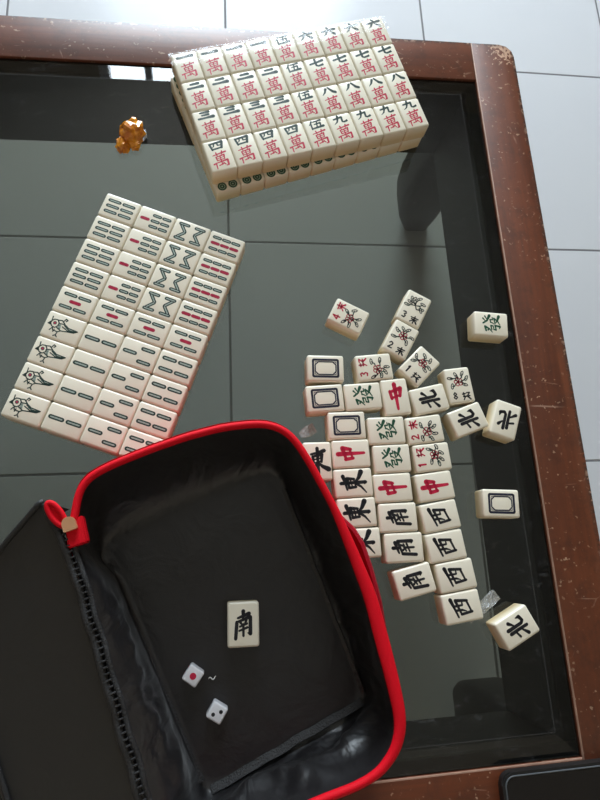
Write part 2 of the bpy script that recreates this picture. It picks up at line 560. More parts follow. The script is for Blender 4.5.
GL = {
    'east': [S((-.58, .60, .15), (0, .64, .16), (.62, .72, .22)), S((-.42, .40, .18), (-.38, -.12, .16)),
             S((-.42, .40, .15), (.40, .46, .2), (.34, -.10, .16)), S((-.36, .16, .12), (.34, .20, .12)),
             S((-.38, -.10, .12), (.36, -.06, .14)), S((0, .98, .2), (.02, .2, .18), (.02, -.92, .2), (-.14, -.82, .08)),
             S((-.03, -.12, .18), (-.38, -.52, .15), (-.92, -.82, .06)), S((.04, -.10, .12), (.42, -.46, .2), (.95, -.74, .26))],
    'south': [S((-.52, .60, .15), (.55, .70, .22)), S((.0, 1, .22), (-.02, .38, .15)),
              S((-.62, .30, .2), (-.74, -.88, .2)), S((-.62, .32, .15), (.68, .42, .2), (.66, -.82, .22), (.42, -.72, .08)),
              S((-.26, .20, .17), (-.13, .02, .13)), S((.28, .24, .17), (.10, .02, .1)), S((-.34, -.08, .14), (.34, .0, .16)),
              S((-.40, -.38, .14), (.38, -.30, .16)), S((0, .02, .16), (.0, -.84, .16))],
    'west': [S((-.88, .74, .15), (0, .78, .17), (.88, .84, .24)), S((-.66, .34, .18), (-.55, -.72, .18)),
             S((-.66, .34, .15), (.74, .42, .2), (.56, -.66, .18)), S((-.55, -.66, .15), (.56, -.6, .17)),
             S((-.22, .76, .17), (-.25, .12, .16), (-.42, -.22, .07)), S((.2, .78, .17), (.2, -.06, .15), (.46, -.12, .13))],
    'north': [S((-.22, .86, .22), (-.20, 0, .2), (-.22, -.9, .2)), S((-.88, .26, .17), (-.26, .36, .15)),
              S((-.98, -.62, .22), (-.24, -.22, .12)), S((.82, .54, .22), (.52, .28, .15), (.24, .12, .08)),
              S((.20, .94, .22), (.20, -.55, .2), (.40, -.78, .2), (.86, -.70, .22), (.90, -.36, .08))],
    'middle': [S((-.62, .52, .22), (-.52, -.06, .2)), S((-.60, .48, .18), (.66, .56, .26), (.50, -.04, .2)),
               S((-.52, -.02, .17), (.54, .04, .17)), S((0, 1, .26), (.02, .4, .24), (.03, -.98, .18))],
    'fortune': [S((-.82, .76, .15), (-.32, .82, .17), (-.56, .36, .14), (-.95, .06, .06)), S((-.72, .52, .15), (-.52, .40, .13)),
                S((.06, .98, .15), (.38, .48, .16), (.98, .12, .22)), S((.62, .92, .15), (.36, .72, .09)), S((.88, .66, .15), (.56, .50, .09)),
                S((-.66, .08, .13), (-.18, .10, .15), (-.22, -.16, .13)), S((-.62, -.18, .12), (-.2, -.16, .12)),
                S((-.62, -.18, .14), (-.68, -.44, .13), (-.14, -.40, .15), (-.24, -.96, .17), (-.48, -.84, .07)),
                S((.20, .08, .14), (.14, -.14, .12), (0, -.30, .06)), S((.20, .06, .12), (.52, .10, .14), (.52, -.20, .13), (.82, -.20, .11)),
                S((.06, -.42, .12), (.70, -.38, .15), (.36, -.78, .14), (-.06, -.98, .06)), S((.16, -.52, .1), (.48, -.76, .16), (.96, -.98, .22))],
    'myriad': [S((-.82, .74, .12), (.84, .82, .17)), S((-.36, 1, .15), (-.30, .56, .12)), S((.40, 1, .15), (.28, .58, .1)),
               S((-.50, .46, .15), (-.44, -.04, .13)), S((-.50, .46, .12), (.54, .50, .16), (.46, -.02, .13)), S((-.44, .22, .1), (.46, .25, .1)),
               S((-.44, -.02, .12), (.46, .0, .12)), S((0, .46, .13), (.0, -.66, .13)), S((-.98, -.34, .17), (-.74, -.28, .12), (.78, -.22, .18), (.74, -.86, .18), (.46, -.92, .08)),
               S((-.70, -.28, .15), (-.74, -.98, .13)), S((-.40, -.66, .13), (.26, -.56, .13)), S((.20, -.44, .13), (.40, -.74, .14))],
    'one': [S((-.95, -.02, .28), (0, .06, .24), (.95, .18, .36))],
    'two': [S((-.5, .5, .24), (.52, .62, .32)), S((-.98, -.55, .26), (0, -.48, .24), (.98, -.36, .36))],
    'three': [S((-.58, .78, .22), (.56, .88, .28)), S((-.46, .08, .2), (.44, .16, .26)), S((-.98, -.74, .24), (0, -.68, .22), (.98, -.56, .34))],
    'four': [S((-.84, .66, .24), (-.66, -.82, .22)), S((-.82, .64, .2), (.86, .74, .28), (.62, -.74, .24)), S((-.28, .62, .2), (-.36, .0, .16), (-.55, -.22, .1)),
             S((.16, .66, .2), (.18, .02, .18), (.56, -.04, .16)), S((-.66, -.72, .2), (.64, -.66, .2))],
    'five': [S((-.52, .98, .22), (-.70, .45, .18), (-.98, .1, .08)), S((-.68, .4, .2), (-.68, -.96, .2)), S((-.30, .76, .17), (.80, .84, .24)),
             S((.22, .78, .18), (.06, -.78, .17)), S((-.22, .08, .16), (.66, .16, .22), (.60, -.76, .18)), S((-.48, -.84, .2), (.98, -.74, .28))],
    'six': [S((-.10, 1, .28), (.10, .66, .24)), S((-.98, .24, .22), (.98, .40, .32)), S((-.26, -.02, .26), (-.50, -.6, .2), (-.86, -.96, .1)),
            S((.22, -.04, .18), (.52, -.5, .26), (.82, -.92, .32))],
    'seven': [S((-.98, -.02, .24), (0, .14, .24), (.92, .36, .3)), S((-.14, .98, .28), (-.14, -.6, .24), (.14, -.88, .22), (.78, -.76, .26), (.84, -.46, .12))],
    'eight': [S((-.28, .60, .28), (-.52, -.2, .22), (-.96, -.82, .1)), S((.08, .84, .22), (.30, .3, .24), (.62, -.4, .3), (.98, -.74, .3))],
    'nine': [S((-.88, .34, .2), (.30, .48, .24), (.26, -.60, .22), (.46, -.82, .2), (.90, -.70, .24), (.94, -.40, .1)),
             S((-.22, .98, .26), (-.30, .2, .22), (-.50, -.48, .18), (-.94, -.9, .08))],
    'season': [S((-.9, .5), (.9, .6), w=.22), S((0, 1), (0, -1), w=.22), S((-.7, .05), (.7, .1), w=.2), S((-.1, .0), (-.85, -.8), w=.2), S((.1, .0), (.9, -.8), w=.24)],
    'sprig': [S((-.6, .9), (-.6, .2), w=.22), S((-.95, .55), (-.2, .6), w=.2), S((.1, .8), (.9, .8), (.3, .1), w=.2), S((-.8, -.1), (.8, -.05), w=.22), S((-.3, -.1), (-.8, -.9), w=.2), S((.2, -.1), (.9, -.9), w=.24)],
    'd1': [S((-.3, .6), (.1, .95), (.1, -.95), w=.3)],
    'd2': [S((-.7, .5), (-.2, .95), (.5, .7), (.5, .2), (-.7, -.9), (.8, -.85), w=.26)],
    'd3': [S((-.6, .8), (.2, .95), (.6, .5), (0, .1), (.6, -.3), (.3, -.9), (-.6, -.8), w=.26)],
    'd4': [S((.3, -.95), (.3, .95), (-.8, -.3), (.8, -.3), w=.26)],
    'd8': [S((0, .05), (-.55, .45), (0, .95), (.55, .45), (0, .05), (-.65, -.45), (0, -.95), (.65, -.45), (0, .05), w=.24)],
}

TH = 0.020          # tile thickness
TL, TW = 0.0349, 0.0257
ZI = TH + 0.00008   # ink layer


def ink(name, build, mats):
    bm = bmesh.new()
    build(bm)
    me = bpy.data.meshes.new(name)
    bm.to_mesh(me)
    bm.free()
    for m in mats:
        me.materials.append(m)
    return me


def ink_char(key, hx, hy, mat, wk=1.0, cy=0.0, sk=0.12):
    return ink(key + '_ink', lambda bm: glyph(bm, GL[key], 0, cy, hx, hy, ZI, 0, wk, sk), [MAT[mat]])


INK = {
    'east': ink_char('east', .0100, .0118, 'black', 1.38),
    'south': ink_char('south', .0084, .0102, 'black', 1.4, 0, .2),
    'west': ink_char('west', .0086, .0094, 'black', 1.4, 0, .22),
    'north': ink_char('north', .0084, .0096, 'black', 1.45),
    'middle': ink_char('middle', .0080, .0122, 'red', 1.35),
    'fortune': ink_char('fortune', .0090, .0088, 'green', 1.4),
    'myriad': ink_char('myriad', .0080, .0086, 'red', 1.3, -.0050),
}
for k_ in ('one', 'two', 'three', 'four', 'five', 'six', 'seven', 'eight', 'nine'):
    INK[k_] = ink_char(k_, .0074, .0016 if k_ == 'one' else (.0036 if k_ in ('two', 'three') else .0046), 'dgreen', 1.35, .0108)
    if k_ in ('one',):
        INK[k_] = ink('one_ink', lambda bm: glyph(bm, GL['one'], 0, .0112, .0080, .0050, ZI, 0, 1.35), [MAT['dgreen']])
    if k_ in ('two', 'three'):
        INK[k_] = ink(k_ + '_ink', lambda bm: glyph(bm, GL[k_], 0, .0112, .0076, .0042, ZI, 0, 1.4), [MAT['dgreen']])


# ---- bamboo sticks; u along the tile's long side, v across it (block frame)
def stick(bm, u, v, ln, red=False, ang=0.0, th=0.0033):
    c, s = math.cos(ang), math.sin(ang)
    a, b_ = (u - c * ln / 2, v - s * ln / 2), (u + c * ln / 2, v + s * ln / 2)
    stroke(bm, [(*a, th), (*b_, th)], ZI, 1 if red else 0, 10)
    # pale core, notched like a cane joint
    n = 3
    for k in range(n):
        t0, t1 = (k + .10) / n, (k + .90) / n
        p = [(a[0] + (b_[0] - a[0]) * t, a[1] + (b_[1] - a[1]) * t) for t in (t0, t1)]
        stroke(bm, [(*p[0], th * .34), (*p[1], th * .34)], ZI + .00006, 3 if red else 2, 6)


def bamboo(kind):
    def b(bm):
        if kind == 'six':
            for u in (-.0070, .0070):
                for v in (-.0060, 0, .0060):
                    stick(bm, u, v, .0098)
        elif kind == 'five':
            for u in (-.0066, .0066):
                for v in (-.0062, .0062):
                    stick(bm, u, v, .0092)
            stick(bm, 0, 0, .0080, True)
        elif kind == 'seven':
            stick(bm, -.0098, 0, .0062, True)
            for u in (.0005, .0100):
                for v in (-.0060, 0, .0060):
                    stick(bm, u, v, .0060)
        elif kind == 'eight':
            for sx in (-1, 1):
                u = sx * .0078
                stick(bm, u, .0078, .0080)
                stick(bm, u, -.0078, .0080)
                k = -sx
                stick(bm, u + k * .0002, .0034, .0078, ang=-k * .85 if k > 0 else .85)
                stick(bm, u + k * .0002, -.0034, .0078, ang=k * .85 if k > 0 else -.85)
        elif kind == 'nine':
            for u in (-.0094, 0, .0094):
                for v in (-.0062, 0, .0062):
                    stick(bm, u, v, .0060, v == 0)
        elif kind == 'two':
            for u in (-.0078, .0078):
                stick(bm, u, 0, .0105, th=.0038)
        elif kind == 'three':
            stick(bm, -.0078, 0, .0096, th=.0037)
            for v in (-.0062, .0062):
                stick(bm, .0072, v, .0096, th=.0037)
        elif kind == 'four':
            for u in (-.0074, .0074):
                for v in (-.0052, .0052):
                    stick(bm, u, v, .0100, th=.0038)
        elif kind == 'bird':
            w = .0010
            L_ = lambda *p, k=w: [(x * .00113, y * .00108, k) for x, y in p]
            for s in (L_((-11, 7), (-10.5, 3), (-12, 1)), L_((-10.5, 3), (-9, 5), (-6.5, 5.4), (-4.6, 3.2), (-4.6, .2), (-6.5, -1.8), (-9, -1.4), (-10.8, 1), (-10.5, 3)),
                      L_((-10.6, 1), (-12.6, .2), (-10.4, -.2)), L_((-6, 5.2), (-3, 6), (0, 3.6)), L_((-4.6, 2.6), (0, 3.4), (4, 1.2), (11.5, .8)),
                      L_((-5, -1.2), (-1, -3), (4, -2), (9, -1.2), (11.5, .8)), L_((0, 2.4), (5, -.4), (11, .3)), L_((-1, .8), (4, -1.2), (9, -.8)),
                      L_((-8, -2), (-7, -4.4), (-3, -4.6), (-1, -3)), L_((-3, -4.6), (-3.4, -7.6)), L_((-3.4, -7.6), (-5, -8.8)), L_((-3.4, -7.6), (-2, -9)),
                      L_((-2, 5), (-.6, 8.2), (1, 7.4), (0, 6)), L_((-8.4, -3), (-9.4, -5)), L_((-6, -3.4), (-6.4, -5.6))):
                stroke(bm, s, ZI, 0, 6)
            disc(bm, -.0086, .0022, .0017, ZI + .00004, 0, 10)
            disc(bm, -.0086, .0022, .0010, ZI + .00008, 1, 8)
            for s in (L_((-3.4, 1.6), (-3, -1.6), k=.0024), L_((2, .6), (7, -.2), k=.0011)):
                stroke(bm, s, ZI - .00003, 2, 6)
    return ink('bamboo_ink_' + kind, b, [MAT['dgreen'], MAT['pinkfill'], MAT['pale'], MAT['red']])


BAM = {k: bamboo(k) for k in ('six', 'five', 'seven', 'eight', 'nine', 'two', 'three', 'four', 'bird')}


def ring_rect(bm, hx, hy, r, w, z, mi, n=4):
    pts = rr_points(-hx, hx, -hy, hy, (r,) * 4, n)
    pts.append(pts[0])
    stroke(bm, [(x, y, w) for x, y in pts], z, mi, 8)


def white_dragon(bm):
    # portrait tile: frame long in y
    ring_rect(bm, .0082, .0118, .0010, .0021, ZI, 0)
    hx, hy, c = .0062, .0098, .0030
    o = [(-hx + c, -hy), (hx - c, -hy), (hx, -hy + c), (hx, hy - c), (hx - c, hy), (-hx + c, hy), (-hx, hy - c), (-hx, -hy + c)]
    stroke(bm, [(x, y, .0012) for x, y in o + [o[0]]], ZI, 0, 8)
    for sx in (-1, 1):
        for sy in (-1, 1):
            stroke(bm, [(sx * hx, sy * (hy - .0018), .0006), (sx * hx, sy * hy, .0006), (sx * (hx - .0018), sy * hy, .0006)], ZI, 0, 6)


INK['white'] = ink('white_dragon_ink', white_dragon, [MAT['navy']])


def flower(bm, digit, char, red_text, style):
    """portrait tile, text at the top (red) or at the foot (black)"""
    ti = 1 if red_text else 0
    sgn = 1 if red_text else -1
    if red_text:
        glyph(bm, GL[digit], -.0062, .0108, .0026, .0036, ZI, ti, 1.4)
        glyph(bm, GL[char], .0054, .0106, .0040, .0040, ZI, ti, 1.4)
        cx, cy = 0.0, -.0020
    else:
        glyph(bm, GL[digit], -.0064, -.0100, .0026, .0034, ZI, ti, 1.4)
        glyph(bm, GL[char], .0046, -.0112, .0040, .0038, ZI, ti, 1.4)
        cx, cy = .0006, .0034
    w = .00085
    rnd = random.Random(style * 13 + 5)
    fx, fy = cx + rnd.uniform(-.0025, .0025), cy + rnd.uniform(-.001, .001)
    if style != 3:
        for k in range(5):                               # petals
            a = 2 * PI * k / 5 + style
            pts = []
            for q in range(9):
                b = 2 * PI * q / 8
                pts.append((fx + .0024 * math.cos(a) + .0018 * math.cos(b), fy + .0024 * math.sin(a) + .0018 * math.sin(b), w))
            stroke(bm, pts, ZI, 1, 6)
        disc(bm, fx, fy, .0013, ZI, 1, 8)
    nl = 6 if style != 3 else 8
    for k in range(nl):                                  # leaves and stems
        a = -PI / 2 * sgn + (k / (nl - 1) - .5) * 4.2 + rnd.uniform(-.25, .25)
        ln = rnd.uniform(.0066, .0096)
        ex, ey = fx + ln * math.cos(a), fy + ln * math.sin(a)
        ex, ey = max(-.0095, min(.0095, ex)), max(-.0145, min(.0145, ey))
        mx_, my_ = (fx + ex) / 2 + rnd.uniform(-.0022, .0022), (fy + ey) / 2 + rnd.uniform(-.0022, .0022)
        k0 = .35 if style != 3 else 0.0
        stroke(bm, [(fx + (ex - fx) * k0, fy + (ey - fy) * k0, w), (mx_, my_, w * 1.4), (ex, ey, w)], ZI, 2 if k % 3 else 0, 6)
        lf = []
        ang = a + rnd.uniform(-.9, .9)
        for q in range(9):
            b = 2 * PI * q / 8
            u_, v_ = .0028 * math.cos(b), .0012 * math.sin(b)
            lf.append((ex + u_ * math.cos(ang) - v_ * math.sin(ang), ey + u_ * math.sin(ang) + v_ * math.cos(ang), w))
        lf = [(max(-.0112, min(.0112, x)), max(-.0158, min(.0158, y)), q) for x, y, q in lf]
        stroke(bm, lf, ZI, 2 if k % 2 else 0, 6)


FL = {}
for key, args in {'red4': ('d4', 'season', True, 1), 'red3': ('d3', 'sprig', True, 2), 'red2': ('d2', 'season', True, 4),
                  'red1': ('d1', 'sprig', True, 5), 'plant': ('d3', 'season', False, 3), 'curl2': ('d2', 'season', False, 6),
                  'black1': ('d1', 'sprig', False, 7), 'black8': ('d4', 'sprig', False, 8)}.items():
    if key == 'black8':
        args = ('d8',) + args[1:]
    FL[key] = ink('flower_ink_' + key, lambda bm, a=args: flower(bm, *a), [MAT['black'], MAT['red'], MAT['dgreen']])


def circles8(bm):
    for x in (-.0056, .0056):
        for k in range(4):
            y = -.0132 + k * .0088
            for r, mi, dz in ((.0046, 0, 0), (.0030, 1, .00004), (.0024, 0, .00008), (.0008, 1, .00012)):
                disc(bm, x, y, r, ZI + dz, mi, 18)


INK['circles'] = ink('circles_ink', circles8, [MAT['green'], MAT['pale']])


def tile_mesh():
    bm = bmesh.new()
    add_box(bm, (-TW / 2, -TL / 2, 0), (TW / 2, TL / 2, TH), .0022, 4)
    return mesh_of('mahjong_tile_body', bm, [MAT['ivory']], True)


TILE = tile_mesh()


def tile(marks, loc, rotz, label, group, inkrot=0.0, scale=None):
    o = link('mahjong_tile', TILE, None, loc, rotz)
    for nm, me in marks:
        link(nm, me, o, None, inkrot)
    return tag(o, label, 'mahjong tile', group)


# ================================================================== the room
ZF = -0.40
bm = bmesh.new()
add_box(bm, (-3.2, -1.6, -0.1), (3.2, 2.99, 0.0))
fl = link('floor', mesh_of('floor', bm, [MAT['floor']]), None, (0, 0, ZF))
fl.rotation_euler = (0, 0, -0.01595)
struct(fl)

WX0, WX1, WZ0, WZ1, WY = -0.54, 0.76, -0.36, 1.95, 2.80
bm = bmesh.new()
for lo, hi in (((-2.9, WY, ZF), (WX0, WY + .12, 2.3)), ((WX1, WY, ZF), (2.9, WY + .12, 2.3)),
               ((WX0, WY, ZF), (WX1, WY + .12, WZ0)), ((WX0, WY, WZ1), (WX1, WY + .12, 2.3))):
    add_box(bm, lo, hi)
struct(link('wall_back', mesh_of('wall_back', bm, [MAT['wall']])))
bm = bmesh.new()
add_box(bm, (-2.9, -1.58, ZF), (2.9, -1.5, 2.3))
struct(link('wall_front', mesh_of('wall_front', bm, [MAT['wall']])))  # unseen fourth wall, added to block light from the front
for nm, x0, x1 in (('wall_left', -2.9, -2.8), ('wall_right', 2.8, 2.9)):
    bm = bmesh.new()
    add_box(bm, (x0, -1.5, ZF), (x1, WY, 2.3))
    struct(link(nm, mesh_of(nm, bm, [MAT['wall']])))
bm = bmesh.new()
add_box(bm, (-2.9, -1.5, 2.3), (2.9, WY + .12, 2.4))
struct(link('ceiling', mesh_of('ceiling', bm, [MAT['ceiling']])))
bm = bmesh.new()
fw = .05
for lo, hi in (((WX0, WY - .01, WZ0), (WX0 + fw, WY + .05, WZ1)), ((WX1 - fw, WY - .01, WZ0), (WX1, WY + .05, WZ1)),
               ((WX0 + fw, WY - .01, WZ0), (WX1 - fw, WY + .05, WZ0 + fw)), ((WX0 + fw, WY - .01, WZ1 - fw), (WX1 - fw, WY + .05, WZ1)),
               *(((m_ - .018, WY, WZ0 + fw), (m_ + .018, WY + .04, WZ1 - fw)) for m_ in (-.30, .11, .44))):
    add_box(bm, lo, hi, .004, 1)
struct(link('window_1', mesh_of('window_1', bm, [MAT['wframe']])))

# ================================================================== the coffee table
XR, YT, YB, XL = 0.3068, 0.5169, -0.1872, -0.86
FWD = 0.0524
ZT = 0.0006
tb = empty('coffee_table', (XL / 2 + XR / 2, (YT + YB) / 2, ZF))
tag(tb, 'low brown wooden coffee table with a tinted glass top and worn frame', 'coffee table')
TBL = -Vector(tb.location)


def part(name, me, parent, off=TBL):
    o = link(name, me, parent)
    o.location = off
    return o


def rail(lo, hi, mat, corner=None, worn=None):
    """a frame rail with rounded upper edges; outer corners rounded in plan"""
    bm = bmesh.new()
    add_box(bm, lo, hi)
    es = []
    for e in bm.edges:
        a, b = e.verts
        if abs(a.co.z - b.co.z) > 1e-4 and corner and any((abs(a.co.x - cx) < 1e-4 and abs(a.co.y - cy) < 1e-4) for cx, cy in corner):
            es.append(e)
    if es:
        bmesh.ops.bevel(bm, geom=es, offset=.017, segments=3, profile=.5, affect='EDGES')
    es = [e for e in bm.edges if all(v.co.z > hi[2] - 1e-5 for v in e.verts)]
    bmesh.ops.bevel(bm, geom=es, offset=.0014, segments=2, profile=.5, affect='EDGES')
    if worn:  # bevel faces along the chosen inner edge take a paler colour
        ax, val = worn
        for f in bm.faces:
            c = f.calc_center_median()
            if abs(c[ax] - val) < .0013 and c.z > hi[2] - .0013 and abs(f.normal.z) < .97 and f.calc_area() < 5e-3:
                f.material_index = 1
    return mesh_of('frame_rail', bm, [mat, MAT['pale_edge_wood']], True, 0.6)


X0, X1, Y0, Y1 = XL - FWD, XR + FWD, YB - FWD, YT + FWD
RB = -0.030
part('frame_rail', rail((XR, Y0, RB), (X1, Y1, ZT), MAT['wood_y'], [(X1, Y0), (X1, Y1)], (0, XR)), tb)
part('frame_rail', rail((X0, Y0, RB), (XL, Y1, ZT), MAT['wood_y'], [(X0, Y0), (X0, Y1)]), tb)
part('frame_rail', rail((XL, YT, RB), (XR, Y1, ZT), MAT['wood_x']), tb)
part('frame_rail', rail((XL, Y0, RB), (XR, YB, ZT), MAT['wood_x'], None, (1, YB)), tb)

# glass with a 20 mm ground bevel all round
bm = bmesh.new()
g = .0006
outer = [(XL + g, YB + g), (XR - g, YB + g), (XR - g, YT - g), (XL + g, YT - g)]
bw = .0215
bw2 = .0221
inner = [(XL + bw, YB + bw), (XR - bw, YB + bw), (XR - bw, YT - bw), (XL + bw, YT - bw)]
zt, ze, zb = 0.0, -.0024, -.006
vi = [bm.verts.new((x, y, zt)) for x, y in inner]
vi2 = [bm.verts.new((x, y, zt)) for x, y in ((XL + bw2, YB + bw2), (XR - bw2, YB + bw2), (XR - bw2, YT - bw2), (XL + bw2, YT - bw2))]
vo = [bm.verts.new((x, y, ze)) for x, y in outer]
vb = [bm.verts.new((x, y, zb)) for x, y in outer]
bm.faces.new(vi2)
for k in range(4):
    j = (k + 1) % 4
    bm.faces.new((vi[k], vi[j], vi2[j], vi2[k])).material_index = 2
    bm.faces.new((vo[k], vo[j], vi[j], vi[k]))
    bm.faces.new((vb[k], vb[j], vo[j], vo[k])).material_index = 1
bm.faces.new(vb[::-1])
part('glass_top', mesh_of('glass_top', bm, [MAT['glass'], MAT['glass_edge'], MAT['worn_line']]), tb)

# apron boards below the glass
ap = .012
AB = -.1175
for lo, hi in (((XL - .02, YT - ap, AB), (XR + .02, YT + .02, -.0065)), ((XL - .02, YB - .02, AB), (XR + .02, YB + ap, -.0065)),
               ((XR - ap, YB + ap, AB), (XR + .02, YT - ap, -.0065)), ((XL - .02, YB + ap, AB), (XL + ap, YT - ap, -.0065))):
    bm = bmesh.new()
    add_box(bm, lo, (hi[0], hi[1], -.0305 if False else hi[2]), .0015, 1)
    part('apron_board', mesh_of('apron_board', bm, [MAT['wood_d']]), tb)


def leg_mesh(cx, cy, sx, sy):
    bm = bmesh.new()
    prof = [(0, .030, .000), (.05, .033, -.004), (.10, .034, -.006), (.15, .034, .002), (.20, .031, .014), (.25, .026, .030), (.28, .023, .041), (.295, .022, .045)]
    rings = []
    for d, h, off in prof:
        z = AB + .012 - d * ((0.40 + AB + .012) / .295)
        pts = rr_points(cx + sx * off - h, cx + sx * off + h, cy + sy * off - h, cy + sy * off + h, (h * .35,) * 4, 3)
        rings.append([bm.verts.new((x, y, z)) for x, y in pts])
    n = len(rings[0])
    for A, B in zip(rings, rings[1:]):
        for j in range(n):
            bm.faces.new((A[j], A[(j + 1) % n], B[(j + 1) % n], B[j]))
    bm.faces.new(rings[0])
    bm.faces.new(rings[-1])
    return mesh_of('table_leg', bm, [MAT['wood_d']], True, 0.9)


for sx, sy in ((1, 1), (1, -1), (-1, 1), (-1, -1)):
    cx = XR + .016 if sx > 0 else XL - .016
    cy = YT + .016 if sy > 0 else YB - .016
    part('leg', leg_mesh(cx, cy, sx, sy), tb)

# ================================================================== bamboo block (4 x 9, lying flat)
BX, BY, BA = -0.0991, 0.3466, -0.3728
PL, PW = 0.03525, 0.0260
ORD = ['first', 'second', 'third', 'fourth', 'fifth', 'sixth', 'seventh', 'eighth', 'last']
COLN = ['leftmost', 'second', 'third', 'rightmost']
NAMES = {'six': 'six green bamboo sticks', 'seven': 'one red and six green sticks', 'eight': 'zigzag sticks of eight bamboo', 'nine': 'nine sticks, middle ones red',
         'five': 'four green sticks around one red', 'bird': 'a line-drawn bird', 'two': 'two green sticks end to end', 'three': 'three green sticks', 'four': 'four green sticks'}
cb, sb = math.cos(BA), math.sin(BA)
for c in range(4):
    for r in range(9):
        kind = 'five' if r == 4 else ((['six', 'seven', 'eight', 'nine'] if r < 4 else ['bird', 'two', 'three', 'four'])[c])
        a, b = (c + .5) * PL, -(r + .5) * PW
        a += random.uniform(-.00012, .00012)
        x, y = BX + cb * a - sb * b, BY + sb * a + cb * b
        tile([('bamboo_mark', BAM[kind])], (x, y, 0), BA + PI / 2,
             'tile with %s, %s from top, %s column of bamboo block' % (NAMES[kind], ORD[r], COLN[c]),
             'bamboo tiles in the flat four-column block', inkrot=-PI / 2)

# ================================================================== character stack
UX, UY, UA = -0.0376, 0.4912, 0.27752
NUM4 = ['one', 'two', 'three', 'four']
NUMR = ['six', 'seven', 'eight', 'nine']
ROWN = ['back', 'second', 'third', 'front']
cu, su = math.cos(UA), math.sin(UA)
for r in range(4):
    for c in range(9):
        num = NUM4[r] if c < 4 else ('five' if c == 4 else NUMR[r])
        a, b = (c + .5) * PW, -(r + .5) * PL
        b += random.uniform(-.00012, .00012)
        x, y = UX + cu * a - su * b, UY + su * a + cu * b
        tile([('numeral_mark', INK[num]), ('character_mark', INK['myriad'])], (x, y, TH + .0002), UA,
             'tile with numeral %s over red sign, %s row, %s from left, stack top' % (num, ROWN[r], ORD[c]),
             'character tiles on top of the stack')
LA = math.radians(18.6)
cl, sl = math.cos(LA), math.sin(LA)
LX, LY = 0.0052, 0.3488           # front left corner of the lower layer
for r in range(4):
    for c in range(9):
        if not (r == 3 or c == 0 or c == 8 or r == 0):
            continue
        a, b = (c + .5) * PW, (3 - r + .5) * PL
        x, y = LX + cl * a - sl * b, LY + sl * a + cl * b
        if r == 3:
            lab = 'cream tile in the lower layer of the stack, %s from left along the front edge' % ORD[c]
        elif c == 0:
            lab = 'cream tile in the lower layer of the stack, left edge, %s row' % ROWN[r]
        elif c == 8:
            lab = 'cream tile in the lower layer of the stack, right edge, %s row' % ROWN[r]
        else:
            lab = 'cream tile in the lower layer of the stack, back edge, %s from left' % ORD[c]
        tile([('circle_mark', INK['circles'])], (x, y, 0), LA, lab, 'circle tiles in the lower layer of the stack')

